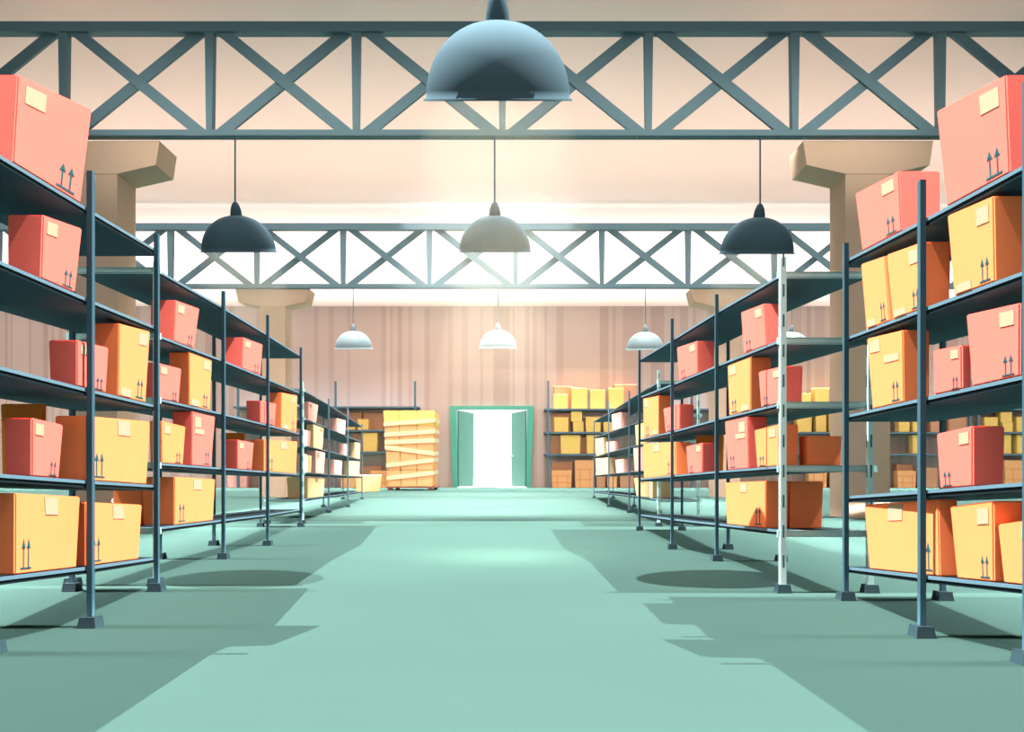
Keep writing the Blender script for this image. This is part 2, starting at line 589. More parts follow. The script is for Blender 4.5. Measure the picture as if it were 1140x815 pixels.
L1 = rack('dark steel rack at the front left, loaded with red and ochre cartons', -1,
          [(-17, 728, 92), (95.5, 698, 191), (170.3, 658, 261)],
          [[163.5, 231.5, 276.5], [284, 332.5, 363.5], [404, 433, 451], [526.8, 535.3, 540.3], [645, 631.5, 621]], 0.98, 0.2, 0.22, pre=(-4.1, 3.6))
R1 = rack('dark steel rack at the front right, loaded with red and ochre cartons', 1,
          [(1151, 739, 90), (1032, 709, 201), (946, 668, 271)],
          [[179, 243.5, 288], [298.5, 342.5, 375], [416, 442.5, 462], [536.5, 546, 552.5], [653.5, 641.2, 631.6]], 1.05, 0.2, 0.24, pre=(4.0, 3.4))
L2 = rack('steel rack second along on the left with a zinc near end', -1,
          [(169.5, 652, 292), (245.7, 622.3, 324.3), (295.5, 607.3, 351), (333, 586.5, 387)],
          [[297.5, 341, 371.5, 395.5], [371, 400.5, 421, 437], [442.5, 460, 472.5, 482.8], [515, 521, 525, 528], [588, 579, 573, 567.5]], 1.01, -0.05, 0.35, True, STEEL, mat('shelf_steel_mid_hazed', (0.055, 0.115, 0.15, 1), .75, spec=.1))  # shelf steel paled one step with distance, haze in the colour
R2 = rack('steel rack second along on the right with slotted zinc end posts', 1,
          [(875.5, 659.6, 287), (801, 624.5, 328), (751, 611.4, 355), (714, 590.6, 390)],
          [[302.5, 346, 377, 399.5], [376, 406, 427, 441.5], [447.5, 466, 480, 488.7], [518.5, 524.5, 529.3, 533.3], [591, 583.3, 578, 573]], 1.0, -0.05, 0.35, True, STEEL, MATS['shelf_steel_mid_hazed'])
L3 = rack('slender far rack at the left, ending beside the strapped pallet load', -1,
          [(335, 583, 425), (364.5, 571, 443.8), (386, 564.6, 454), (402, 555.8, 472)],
          [[433, 449.7, 463.4, 474], [464.5, 476.2, 485.6, 491.8], [495, 502.2, 507.6, 511.6], [525.5, 528, 529.5, 530.8], [556, 552.3, 549.3, 547.2]], 0.95, -0.05, 0.3, True, FSTEEL, mat('shelf_steel_far_hazed', (0.085, 0.13, 0.16, 1), .75, spec=.1))  # shelf steel paled further for the far racks' haze
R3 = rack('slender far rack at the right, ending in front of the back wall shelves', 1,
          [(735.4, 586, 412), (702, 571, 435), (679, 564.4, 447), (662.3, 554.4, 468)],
          [[424, 443.8, 459.4, 468.6], [461, 473, 481, 486.6], [490.5, 497.3, 503.2, 508.6], [522.5, 525.3, 527.6, 529.2], [556, 551.5, 549, 547]], 1.0, -0.05, 0.3, True, FSTEEL, MATS['shelf_steel_far_hazed'])

# ------------------------------------------------------------------ cartons on the racks
BOXN = {'red': RED, 'yel': YEL, 'brn': BRN, 'pnk': PNK, 'crm': CRM, 'org': BOR}


def on_line(r, level, px, set_):
    """point on the shelf's front edge (set back by set_) in the direction of column px"""
    s = (px - CX) / FP
    off = Vector((r.side * set_, 0, 0))
    best = None
    n = len(r.line)
    for i in range(n - 1):
        a, b = r.line[i] + off, r.line[i + 1] + off
        den = (b.x - a.x) - s * (b.y - a.y)
        if abs(den) < 1e-9:
            continue
        t = (s * a.y - a.x) / den
        tol = 1e-6
        lo = -3.0 if i == 0 else -tol
        hi = 3.0 if i == n - 2 else 1 + tol
        if lo <= t <= hi:
            p = a + (b - a) * t
            p.z = r.lz[level][i] * (1 - t) + r.lz[level][i + 1] * t
            if best is None or 0 <= t <= 1:
                best = p
    return best


def quad_on(fr, u0, u1, v0, v1, off, nrm, th=0.004, bm=None, skew=0.0):
    """thin sheet on the bilinear face fr = (nb, fb, ft, nt)"""
    nb, fb, ft, nt = fr
    def P(u, v):
        return (nb * (1 - u) + fb * u) * (1 - v) + (nt * (1 - u) + ft * u) * v
    pts = [P(u0 + skew, v0), P(u1 + skew, v0), P(u1, v1), P(u0, v1)]
    hexa(bm, [p + nrm * off for p in pts] + [p + nrm * (off + th) for p in pts])


PRE = {'tn': (.10, .36, .72, .92, 0), 'tN': (.09, .27, .78, .94, 0), 'tf': (.62, .92, .78, .95, 0), 'bn': (.06, .42, .02, .13, 0), 'bf': (.55, .92, .02, .12, 0),
       'l2': (.10, .52, .60, .70, 0), 'tc': (.42, .62, .74, .97, .02), 'tm': (.40, .56, .76, .97, .02)}
ARR = {'an': (.10, .34, .06, .32), 'aN': (.08, .24, .08, .44), 'af': (.60, .88, .06, .30), 'am': (.5, .74, .06, .26)}


def carton(r, level, nt, nbx, ft, fbx, xl, col, label, marks='', group=None, set_=-0.016, wmax=0.92, wid=None, back=0.0):
    lv = level - 1
    nb = on_line(r, lv, nbx, set_ + back)
    fb = on_line(r, lv, fbx, set_ + back)
    nb.z += 0.004
    fb.z += 0.004
    def top(px, py):
        s = (px - CX) / FP
        dx, dy = fb.x - nb.x, fb.y - nb.y
        den = dx - s * dy
        t = (s * nb.y - nb.x) / den
        y = nb.y + t * dy
        return Vector((nb.x + t * dx, y, HE + (HY - py) * y / FP))
    a, b = top(*nt), top(*ft)
    # keep clear of the shelf above
    if lv > 0:
        for p in (a, b):
            for i in range(len(r.line) - 1):
                y0_, y1_ = r.line[i].y, r.line[i + 1].y
                if y0_ <= p.y <= y1_:
                    f = (p.y - y0_) / (y1_ - y0_)
                    zl = r.lz[lv - 1][i] * (1 - f) + r.lz[lv - 1][i + 1] * f - TH - .012
                    p.z = min(p.z, zl)
    w = wid if wid else abs(xl - nt[0]) * a.y / FP
    w = min(w, wmax)
    out = Vector((r.side * w, 0, 0))
    fl = Vector((r.side * w * 0.03, 0, 0))
    bm = bmesh.new()
    base = [nb, fb, fb + out - fl * 2, nb + out - fl * 2]
    topv = [a, b, b + out, a + out]
    hexa(bm, base + topv)
    bevel(bm, 0.011, 2)
    cen = sum(base, Vector()) / 4
    m = BOXN[col]
    o = obj('cardboard_box', bm, m)
    for v in o.data.vertices:
        v.co -= cen
    o.location = cen
    tag(o, label, 'box', group)
    nrm = Vector((fb.y - nb.y, -(fb.x - nb.x), 0)).normalized()
    if nrm.x * r.side > 0:
        nrm = -nrm
    fr = (nb - cen, fb - cen, b - cen, a - cen)
    for mk in marks.split():
        if mk in PRE:
            u0, u1, v0, v1, sk = PRE[mk]
            q = bmesh.new()
            quad_on(fr, u0, u1, v0, v1, .001, nrm, .004, q, sk)
            c = obj('paper_label', q, PAPER)
            c.parent = o
        elif mk in ARR:
            u0, u1, v0, v1 = ARR[mk]
            q = bmesh.new()
            um, uw = (u0 + u1) / 2, (u1 - u0)
            for s in (-1, 1):
                uc = um + s * uw * .23
                quad_on(fr, uc - uw * .045, uc + uw * .045, v0, v1 - (v1 - v0) * .28, .001, nrm, .003, q)
                nb_, fb_, ft_, nt_ = fr
                P = lambda u, v: (nb_ * (1 - u) + fb_ * u) * (1 - v) + (nt_ * (1 - u) + ft_ * u) * v
                t3 = [P(uc - uw * .17, v1 - (v1 - v0) * .34), P(uc + uw * .17, v1 - (v1 - v0) * .34), P(uc, v1)]
                lo = [q.verts.new(p + nrm * .001) for p in t3]
                hi = [q.verts.new(p + nrm * .004) for p in t3]
                q.faces.new(hi)
                q.faces.new(lo[::-1])
                for e in range(3):
                    q.faces.new((lo[e], lo[(e + 1) % 3], hi[(e + 1) % 3], hi[e]))
            quad_on(fr, u0, u1, v0 - .022, v0, .001, nrm, .003, q)
            c = obj('arrow_mark', q, INK)
            c.parent = o
    return o


G = 'cartons on the front left rack'
carton(L1, 1, (20.3, 83), 14.6, (102.7, 122), 90, -45, 'red', 'big red carton alone on the top shelf of the front left rack', 'tn af', G)
carton(L1, 2, (48, 239), 45.7, (92, 254.6), 84, 8, 'red', 'red carton alone on the second shelf of the front left rack', 'tn af', G)
carton(L1, 3, (86, 378.5), 86, (121, 387), 118, 54, 'red', 'red carton behind a post of the front left rack, beside a tall ochre one', 'tn af', G)
carton(L1, 3, (133, 360), 132, (167, 369), 162, 102, 'yel', 'tall ochre carton on the middle shelf of the front left rack', 'tf bn af', G)
carton(L1, 4, (35.5, 465), 35.4, (71, 473), 66, 4, 'red', 'red carton beside the wide ochre one on the front left rack', 'tn af', G, wmax=.45)
carton(L1, 4, (97, 463), 97.5, (167, 469.5), 163, 61, 'yel', 'wide ochre carton on the shelf above the lowest, front left rack', 'tc aN', G, wmax=.86)
carton(L1, 5, (17, 549), 16.6, (89.7, 553), 85.5, 3, 'yel', 'wide ochre carton nearest the camera on the lowest shelf, front left rack', 'tc aN', G, set_=.03, wid=.7)
carton(L1, 5, (95.5, 559), 96, (158, 562), 154, 84, 'yel', 'lower ochre carton behind the post on the lowest shelf, front left rack', 'tc aN', G, set_=.03, wid=.6)
carton(L1, 4, (49, 449.5), 48, (52, 450.5), 51, 2, 'brn', 'dark brown carton tucked behind the red one, front left rack', '', G, back=.50, wid=.42)

G = 'cartons on the front right rack'
carton(R1, 1, (1119.6, 83), 1124, (1042, 124), 1053.5, 1170, 'red', 'biggest red carton on the top shelf of the front right rack', 'tn an', G)
carton(R1, 1, (1000, 190.5), 1003, (952, 215.5), 960, 1046.5, 'red', 'lower red carton at the far end of the top shelf, front right rack', 'tn an', G)
carton(R1, 2, (1106, 217.6), 1107.6, (1054, 236), 1061.7, 1150, 'yel', 'largest ochre carton on the second shelf of the front right rack', 'tn bf an', G)
carton(R1, 2, (1027, 269), 1028, (987, 283.5), 994, 1058, 'yel', 'ochre carton behind the post on the second shelf, front right rack', 'tn bf an', G)
carton(R1, 2, (984.5, 285), 989.8, (958.5, 294), 964.5, 1012, 'yel', 'ochre carton at the far end of the second shelf, front right rack', 'bf an', G)
carton(R1, 3, (1004.6, 367.5), 1005.7, (965, 377), 971.5, 1035, 'yel', 'ochre carton with two paper labels on the middle shelf, front right rack', 'tf l2 an', G)
carton(R1, 3, (1070.5, 384.3), 1070.7, (1038, 390), 1039, 1082, 'red', 'small red carton between larger ones, middle shelf of front right rack', 'tn an', G)
carton(R1, 3, (1135.5, 337), 1135, (1075, 350.6), 1082, 1185, 'red', 'large red carton at the near end of the middle shelf, front right rack', 'tn an', G)
carton(R1, 4, (1082.7, 474), 1082.7, (1042, 483), 1046, 1119.5, 'red', 'red carton standing alone on the fourth shelf, front right rack', 'tn af', G)
carton(R1, 5, (1044, 556), 1046, (962, 562), 968, 1066, 'yel', 'wide ochre carton at the far end of the lowest shelf, front right rack', 'tc aN', G, set_=.03)
carton(R1, 5, (1105.6, 557.5), 1106.5, (1057, 564), 1065, 1142, 'yel', 'ochre carton in the middle of the lowest shelf, front right rack', 'tn an', G, set_=.03)
carton(R1, 5, (1152, 578), 1154, (1110, 584), 1117, 1180, 'yel', 'low ochre carton cut by the frame on the lowest shelf, front right rack', 'tn', G, set_=.03)

G = 'cartons on the middle left rack'
carton(L2, 2, (195.7, 334), 193.7, (222, 343.5), 216, 168, 'red', 'red carton near the zinc end, second shelf of the middle left rack', 'tn af', G)
carton(L2, 2, (271, 375.5), 269.4, (292.5, 383.5), 290, 250, 'red', 'red carton behind the third post, second shelf of the middle left rack', 'tn af', G)
carton(L2, 3, (176, 404), 177.5, (202, 410.5), 199, 155, 'red', 'red carton at the near end of the middle shelf, middle left rack', 'tn af', G)
carton(L2, 3, (211, 390.5), 211, (236, 397), 233.6, 188, 'yel', 'tall ochre carton with two labels on the middle left rack', 'tf bn af', G)
carton(L2, 3, (290, 446), 290, (307.6, 449.5), 305.5, 274, 'red', 'small red carton behind a post, far half of the middle left rack', 'af', G)
carton(L2, 3, (313.5, 437), 313, (331, 440.5), 330, 298, 'yel', 'ochre carton at the far end of the middle shelf, middle left rack', 'tf bn af', G)
carton(L2, 4, (180, 468.5), 180.5, (206.5, 475), 203.6, 166, 'yel', 'small ochre carton beside a red one, fourth shelf of middle left rack', 'tn af', G, wmax=.5)
carton(L2, 4, (214.5, 458), 213.6, (239.5, 464), 235, 192, 'red', 'tall red carton with two paper labels on the middle left rack', 'tn l2 af', G)
carton(L2, 4, (264.6, 489.5), 264.6, (282.7, 493), 280, 249, 'red', 'small red carton in front of a brown one, middle left rack', 'tn af', G, wmax=.42)
carton(L2, 4, (294, 489.5), 294, (331, 491.5), 329.5, 278, 'yel', 'wide ochre carton at the far end of the fourth shelf, middle left rack', 'tc aN', G, wmax=.86)
carton(L2, 4, (271, 482), 270, (273, 482.5), 272, 240, 'brn', 'brown carton at the back of the fourth shelf, middle left rack', '', G, back=.48, wid=.45)
carton(L2, 5, (194.5, 531), 194.3, (239.5, 533.5), 237, 162, 'yel', 'wide ochre carton on the lowest shelf of the middle left rack', 'tc aN', G, set_=.03, wid=.46)
carton(L2, 5, (159, 533), 158, (163, 533.2), 162, 131, 'yel', 'ochre carton behind the wide one, lowest shelf of the middle left rack', '', G, back=.52, wid=.42)

G = 'cartons on the middle right rack'
carton(R2, 2, (850, 338), 852.8, (825, 347.6), 828, 874, 'red', 'red carton beside the zinc post, second shelf of the middle right rack', 'tn af', G)
carton(R2, 2, (776, 379.5), 776.6, (753.5, 387), 756, 795.5, 'red', 'red carton by the third post, second shelf of the middle right rack', 'tn af', G)
carton(R2, 3, (835.5, 394), 835.5, (810, 401), 812, 858.5, 'yel', 'tall ochre carton next to a red one on the middle right rack', 'tf bn af', G)
carton(R2, 3, (870.7, 407.5), 870.7, (844.4, 414), 847.4, 894, 'red', 'red carton behind the zinc post, middle shelf of the middle right rack', 'tn af', G)
carton(R2, 3, (733, 440.5), 733, (716, 444), 717, 749, 'yel', 'ochre carton at the far end of the middle shelf, middle right rack', 'tf bn af', G)
carton(R2, 3, (756.5, 450), 756.5, (738.5, 455), 741, 772.5, 'red', 'small red carton by an ochre one, middle shelf of the middle right rack', 'af', G)
carton(R2, 4, (832, 461.5), 833, (807, 468), 810.5, 854, 'red', 'tall red carton with two paper labels on the middle right rack', 'tn l2 af', G)
carton(R2, 4, (866.4, 472.5), 866.4, (840, 479), 843, 889, 'yel', 'ochre carton at the near end of the fourth shelf, middle right rack', 'tn af', G, wmax=.30)
carton(R2, 4, (899, 485.5), 899.5, (889, 485.8), 890, 929, 'yel', 'ochre carton standing behind another at the zinc end of the rack', '', G, back=.34, wid=.42)
carton(R2, 4, (782, 493), 781.6, (763.7, 497), 766, 800, 'red', 'small red carton in front of a brown one, middle right rack', 'tn af', G, wmax=.36)
carton(R2, 4, (776.5, 484.5), 777, (774.5, 485), 775, 808, 'brn', 'brown carton at the back of the fourth shelf, middle right rack', '', G, back=.42, wid=.5)
carton(R2, 4, (752.5, 492), 753, (716, 494), 717, 769, 'yel', 'wide ochre carton at the far end of the fourth shelf, middle right rack', 'tc aN', G)
carton(R2, 5, (852, 535.6), 852, (807, 537.5), 809.4, 873, 'yel', 'wide ochre carton on the lowest shelf of the middle right rack', 'tm aN', G, set_=.03, wid=.32)
carton(R2, 5, (879.5, 536), 880, (870, 536.2), 870.5, 915, 'yel', 'ochre carton behind the wide one, lowest shelf of the middle right rack', '', G, back=.37, wid=.44)

G = 'cartons on the far left rack'
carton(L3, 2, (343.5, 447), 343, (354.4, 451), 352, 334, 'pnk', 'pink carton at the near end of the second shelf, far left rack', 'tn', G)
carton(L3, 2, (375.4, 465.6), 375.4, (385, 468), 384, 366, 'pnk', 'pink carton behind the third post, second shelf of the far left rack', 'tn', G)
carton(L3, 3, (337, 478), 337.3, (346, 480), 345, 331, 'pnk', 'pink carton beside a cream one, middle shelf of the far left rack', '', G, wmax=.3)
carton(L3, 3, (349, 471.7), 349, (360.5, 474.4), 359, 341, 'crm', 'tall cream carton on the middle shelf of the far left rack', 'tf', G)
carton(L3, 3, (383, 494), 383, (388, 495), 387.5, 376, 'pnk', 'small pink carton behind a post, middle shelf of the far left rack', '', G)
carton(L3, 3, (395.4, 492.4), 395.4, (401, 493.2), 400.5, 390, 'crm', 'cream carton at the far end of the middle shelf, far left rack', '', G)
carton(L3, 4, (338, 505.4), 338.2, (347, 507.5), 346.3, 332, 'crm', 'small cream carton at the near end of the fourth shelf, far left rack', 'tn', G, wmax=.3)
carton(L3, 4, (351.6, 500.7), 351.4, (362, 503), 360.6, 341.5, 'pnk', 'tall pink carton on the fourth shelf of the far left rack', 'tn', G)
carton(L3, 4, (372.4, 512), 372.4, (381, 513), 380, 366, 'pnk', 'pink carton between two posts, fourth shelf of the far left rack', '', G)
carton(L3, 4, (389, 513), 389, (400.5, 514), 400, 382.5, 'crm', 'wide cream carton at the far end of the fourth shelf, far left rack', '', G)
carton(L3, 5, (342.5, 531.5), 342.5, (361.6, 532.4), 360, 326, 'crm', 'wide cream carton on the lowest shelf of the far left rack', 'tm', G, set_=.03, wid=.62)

G = 'cartons on the far right rack'
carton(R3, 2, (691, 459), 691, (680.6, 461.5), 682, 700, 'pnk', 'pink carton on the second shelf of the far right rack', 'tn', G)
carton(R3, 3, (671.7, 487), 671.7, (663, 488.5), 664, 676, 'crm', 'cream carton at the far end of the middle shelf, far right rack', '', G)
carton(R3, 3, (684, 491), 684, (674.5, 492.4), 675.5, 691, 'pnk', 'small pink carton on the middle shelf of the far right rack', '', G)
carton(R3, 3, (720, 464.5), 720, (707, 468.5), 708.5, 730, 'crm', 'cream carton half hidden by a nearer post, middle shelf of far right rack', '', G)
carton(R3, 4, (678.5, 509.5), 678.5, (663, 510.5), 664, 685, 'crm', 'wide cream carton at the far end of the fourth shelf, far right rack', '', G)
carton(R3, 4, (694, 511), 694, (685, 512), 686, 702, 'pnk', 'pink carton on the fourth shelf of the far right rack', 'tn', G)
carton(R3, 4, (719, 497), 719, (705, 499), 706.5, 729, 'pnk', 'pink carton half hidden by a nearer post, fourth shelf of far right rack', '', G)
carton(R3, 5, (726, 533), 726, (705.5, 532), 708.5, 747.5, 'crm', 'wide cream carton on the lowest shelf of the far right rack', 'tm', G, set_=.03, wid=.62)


# ------------------------------------------------------------------ shelving along the back wall
D_BR = dist(543.3)
kb = D_BR / FP
XB = lambda x: (x - CX) * kb
ZB = lambda y: HE + (HY - y) * kb


def back_rack(label, xs, post_top, beams, x0, x1):
    t = thing('storage_shelving', label, 'shelving rack', (XB((x0 + x1) / 2), D_BR + .8, 0), 'shelving units along the back wall')
    for x in xs:
        b = bmesh.new()
        box(b, (XB(x) - .09, D_BR - .09, 0), (XB(x) + .09, D_BR + .09, ZB(post_top)))
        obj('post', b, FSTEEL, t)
    for y in beams:
        b = bmesh.new()
        box(b, (XB(x0), D_BR - .1, ZB(y) - .16), (XB(x1), D_WALL - .01, ZB(y)))
        obj('shelf', b, FSTEEL, t)
    return t


back_rack('thin shelving on the back wall left of the door, behind the pallet', [265, 373.6, 462], 424.5, [452.5, 478.5, 502.7], 260, 466)
back_rack('long thin shelving on the back wall just right of the door', [610.3, 770, 930, 1080], 424, [455, 481, 505.3], 606, 1082)
back_rack('thin shelving on the back wall seen through the front right rack', [1089.5, 1240], 424, [455, 481, 505.3], 1088, 1245)


def back_box(x0, x1, yt, yb, m, label, group, row=0, tapes=False, taper=.03):
    """a carton on the wall shelving: row 0 stands in front, row 1 behind it"""
    d = D_BR + (.10 if row == 0 else .96)
    k = d / FP
    a, b = (x0 - CX) * k, (x1 - CX) * k
    z0, z1 = ZB(yb) + (0.004 if yb < 540 else 0), HE + (HY - yt) * k
    if yb > 540:
        z0 = 0.002
    dp = .82 if row == 0 else .55
    tp = (b - a) * taper
    bm = bmesh.new()
    hexa(bm, [(a + tp, d, z0), (b - tp, d, z0), (b - tp, d + dp, z0), (a + tp, d + dp, z0),
              (a, d, z1), (b, d, z1), (b, d + dp, z1), (a, d + dp, z1)])
    bevel(bm, .02, 1)
    c = Vector(((a + b) / 2, d + dp / 2, z0))
    o = obj('carton', bm, m)
    for v in o.data.vertices:
        v.co -= c
    o.location = c
    tag(o, label, 'box', group)
    if tapes:
        q = bmesh.new()
        h = z1 - z0
        for zz in (z0 + h * .30, z0 + h * .68):
            box(q, (a + tp - c.x, d - .012 - c.y, zz - .03 - c.z), (b - tp - c.x, d - .002 - c.y, zz + .03 - c.z))
        for f in (.28, .80):
            xx = a + (b - a) * f
            box(q, (xx - .03 - c.x, d - .012 - c.y, 0), (xx + .03 - c.x, d - .002 - c.y, h * .68))
        p = obj('seam_tape', q, LINE)
        p.parent = o
    return o


ORD = ['first', 'second', 'third', 'fourth', 'fifth', 'sixth', 'seventh', 'eighth', 'ninth', 'tenth', 'eleventh', 'twelfth']
GA = 'cartons on the back wall shelving right of the door'
for i, (a, b, y) in enumerate([(616, 632.3, 439), (636, 654, 432), (657, 674, 434), (677.6, 694.5, 432)]):
    back_box(a, b, y, 455, BYL, 'yellow carton, %s from the door on the top wall shelf' % ORD[i], GA)
back_box(616.6, 640, 430, 455, BTN, 'tan carton behind the yellow ones nearest the door, top wall shelf', GA, 1)
back_box(684, 708.6, 428, 455, BTN, 'tan carton behind the fourth yellow one, top wall shelf', GA, 1)
back_box(616.6, 633, 464.5, 481, BYL, 'yellow carton nearest the door on the second wall shelf', GA)
back_box(638, 650, 469.6, 481, BYL, 'small yellow carton carrying another on the second wall shelf', GA)
o = back_box(635.6, 648.3, 458.4, 469.9, BYL, 'small yellow carton stacked on another, second wall shelf', GA)
o.location.z = ZB(469.6) + .012
back_box(652, 669, 464, 481, BYL, 'yellow carton right of the small stack on the second wall shelf', GA)
back_box(672, 684, 470, 481, BYL, 'yellow carton low beside the far rack, second wall shelf', GA)
back_box(614, 636, 460.5, 481, BTN, 'tan carton behind the stack nearest the door, second wall shelf', GA, 1)
back_box(624, 646.4, 484.3, 505.3, BYL, 'broad yellow carton nearest the door on the third wall shelf', GA)
back_box(653, 672, 484.3, 505.3, BYL, 'yellow carton second from the door on the third wall shelf', GA)
back_box(613, 626, 485, 505.3, BTN, 'tan carton nearest the door on the third wall shelf', GA, 1)
back_box(645, 656, 486.5, 505.3, BTN, 'narrow tan carton between the yellow ones, third wall shelf', GA, 1)
back_box(614, 636.5, 523.6, 543, BOR, 'taped orange carton on the floor nearest the door', GA, 0, True)
back_box(614, 637.5, 514, 543, BTN, 'tan carton behind the taped orange one on the floor', GA, 1)
back_box(640, 661, 512.5, 543, BOR, 'taller taped orange carton on the floor by the far rack', GA, 0, True)
back_box(664, 674, 526, 543, BTN, 'tan carton on the floor behind the end of the far rack', GA, 0)
back_box(676, 687, 529, 543, BOR, 'small orange carton on the floor seen under the far rack', GA, 0)
back_box(690, 706, 524, 543, BTN, 'tan carton on the floor seen through the far right rack', GA, 0)
for i, (a, b, y) in enumerate([(893, 903, 438), (907, 923, 432), (928, 954, 433)]):
    back_box(a, b, y, 455, BYL, '%s yellow carton from the zinc post, top wall shelf through the rack' % ORD[i], GA)
for i, (a, b, y) in enumerate([(887, 904, 461), (908.5, 920, 462), (923, 941, 459)]):
    back_box(a, b, y, 481, BYL, '%s yellow carton from the zinc post, second wall shelf through the rack' % ORD[i], GA)
back_box(928, 950, 484, 505.3, BYL, 'yellow carton on the third wall shelf beyond the brown rack cartons', GA)
back_box(926, 937, 511, 543, BOR, 'taped orange carton on the floor seen between two racks', GA, 0, True)
back_box(900, 921, 516, 543, BOR, 'taped orange carton on the floor behind the zinc end posts', GA, 0, True)
back_box(939, 954, 516, 543, BTN, 'tan carton on the floor seen between two racks', GA, 0)
for i, (a, b, y) in enumerate([(1000.5, 1013, 466), (1016, 1030, 467), (1036, 1050, 462), (1056, 1076, 462)]):
    back_box(a, b, y, 481, BYL if i < 2 else BTN, '%s, %s wall shelf seen through the front right rack' % (['yellow carton left of the post', 'yellow carton behind the post', 'tan carton behind the red box', 'broad tan carton above the red box'][i], 'second'), GA)
back_box(1016, 1030, 484.3, 505.3, BYL, 'yellow carton on the third wall shelf behind the front post', GA)
back_box(998, 1016, 517, 543, BTN, 'tan carton on the floor left of the front post', GA, 1)
back_box(999, 1020, 524, 543, BOR, 'taped orange carton on the floor left of the front post', GA, 0, True)
back_box(1023, 1044, 521, 543, BTN, 'tan carton on the floor behind the red box', GA, 0)
GB = 'cartons on the wall shelving seen through the front right rack'
for i, (a, b, y, yb, m, l) in enumerate([
        (1096, 1111, 464.5, 481, BYL, 'yellow carton over the red box, second shelf of the end wall unit'),
        (1116, 1128, 470, 481, BYL, 'small yellow carton under another at the end wall unit'),
        (1132, 1150, 464, 481, BYL, 'yellow carton cut by the frame, second shelf of the end wall unit'),
        (1118, 1126, 484, 505.3, BYL, 'narrow yellow carton, third shelf of the end wall unit'),
        (1132, 1150, 484, 505.3, BYL, 'yellow carton cut by the frame, third shelf of the end wall unit'),
        (1118.5, 1152, 512.5, 543, BOR, 'big taped orange carton on the floor at the end wall unit')]):
    back_box(a, b, y, yb, m, l, GB, 0, m is BOR)
o = back_box(1114, 1127, 459, 470.2, BYL, 'small yellow carton stacked on another at the end wall unit', GB)
o.location.z = ZB(470) + .012
back_box(1124, 1133, 487, 505.3, BTN, 'tan carton between two yellow ones at the end wall unit', GB, 1)
GC = 'cartons on the back wall shelving behind the pallet'
back_box(398, 410.5, 466.6, 478.5, BYL, 'yellow carton on the upper wall shelf behind the pallet load', GC)
back_box(385, 395.5, 470, 478.5, BYL, 'low yellow carton on the upper wall shelf behind the far rack', GC)
back_box(379, 403, 459, 478.5, BTN, 'tan carton on the upper wall shelf behind the far left rack', GC, 1)
back_box(404.5, 427, 460, 478.5, BTN, 'tan carton on the upper wall shelf next to the pallet load', GC, 1)
back_box(404, 420, 481.6, 502.7, BYL, 'large yellow carton on the lower wall shelf by the pallet load', GC)
back_box(392, 406, 482.6, 502.7, BTN, 'tan carton behind the yellow one on the lower wall shelf', GC, 1)
back_box(412, 433, 524, 543, BOR, 'taped orange carton on the floor behind the pallet load', GC, 0, True)
back_box(402, 425, 519, 543, BTN, 'tan carton on the floor against the wall beside the pallet', GC, 1)
back_box(379, 396, 527, 543, BOR, 'orange carton on the floor seen under the far left rack', GC, 0)
back_box(300, 318, 521, 543, PNK, 'pink carton on the floor by the back wall, seen through the rack', GC, 0)
back_box(253, 275, 519, 543, PNK, 'pink carton by the back wall behind the middle left rack', GC, 0)

# a cream carton standing free on the floor at the end of the far left rack
dF = dist(548.0)
kf = dF / FP
bm = bmesh.new()
xa, xb = (404 - CX) * kf, (422 - CX) * kf
xo = xa - .5
zt = HE + (HY - 529) * kf
hexa(bm, [(xa + .02, dF, 0.003), (xb - .15, dF + 1.25, 0.003), (xo - .3, dF + 1.65, 0.003), (xo, dF + .35, 0.003),
          (xa, dF, zt), (xb, dF + 1.3, zt), (xo - .25, dF + 1.7, zt), (xo - .08, dF + .35, zt)])
bevel(bm, .02, 1)
o = obj('cardboard_box', bm, CRM)
tag(o, 'cream carton standing on the floor between the far rack and the pallet', 'box')
c = Vector((xa, dF + .8, 0))
for v in o.data.vertices:
    v.co -= c
o.location = c

# ------------------------------------------------------------------ strapped pallet load
dP = dist(546.0)
kp = dP / FP
XP = lambda x: (x - CX) * kp
ZP = lambda y: HE + (HY - y) * kp
px0, px1 = XP(431.5), XP(481.5)
PD = 4.2
zdeck = 0.30
pal = thing('pallet', 'low brown pallet on short feet under the strapped cartons', 'pallet', ((px0 + px1) / 2, dP + PD / 2, 0))
bm = bmesh.new()
box(bm, (px0 - .1, dP - .1, .19), (px1 + .15, dP + PD + .1, zdeck))
obj('deck', bm, PALW, pal)
for fx in (px0 + .2, px1 - .15):
    for fy in (dP + .05, dP + PD - .05):
        bm = bmesh.new()
        hexa(bm, [(fx - .12, fy - .12, 0), (fx + .12, fy - .12, 0), (fx + .12, fy + .12, 0), (fx - .12, fy + .12, 0),
                  (fx - .2, fy - .16, .19), (fx + .2, fy - .16, .19), (fx + .2, fy + .16, .19), (fx - .2, fy + .16, .19)])
        obj('foot', bm, PALW, pal)
rows = [zdeck, ZP(523.3), ZP(502.5), ZP(474), ZP(457)]
ZTOP = rows[-1]


def flare(f, z):
    """x of the load's side: it leans outwards with height"""
    t = (z - zdeck) / (ZTOP - zdeck)
    a = px0 + (XP(426.8) - XP(431.9)) * t
    b = px1 + (XP(483) - XP(480.5)) * t
    return a + (b - a) * f


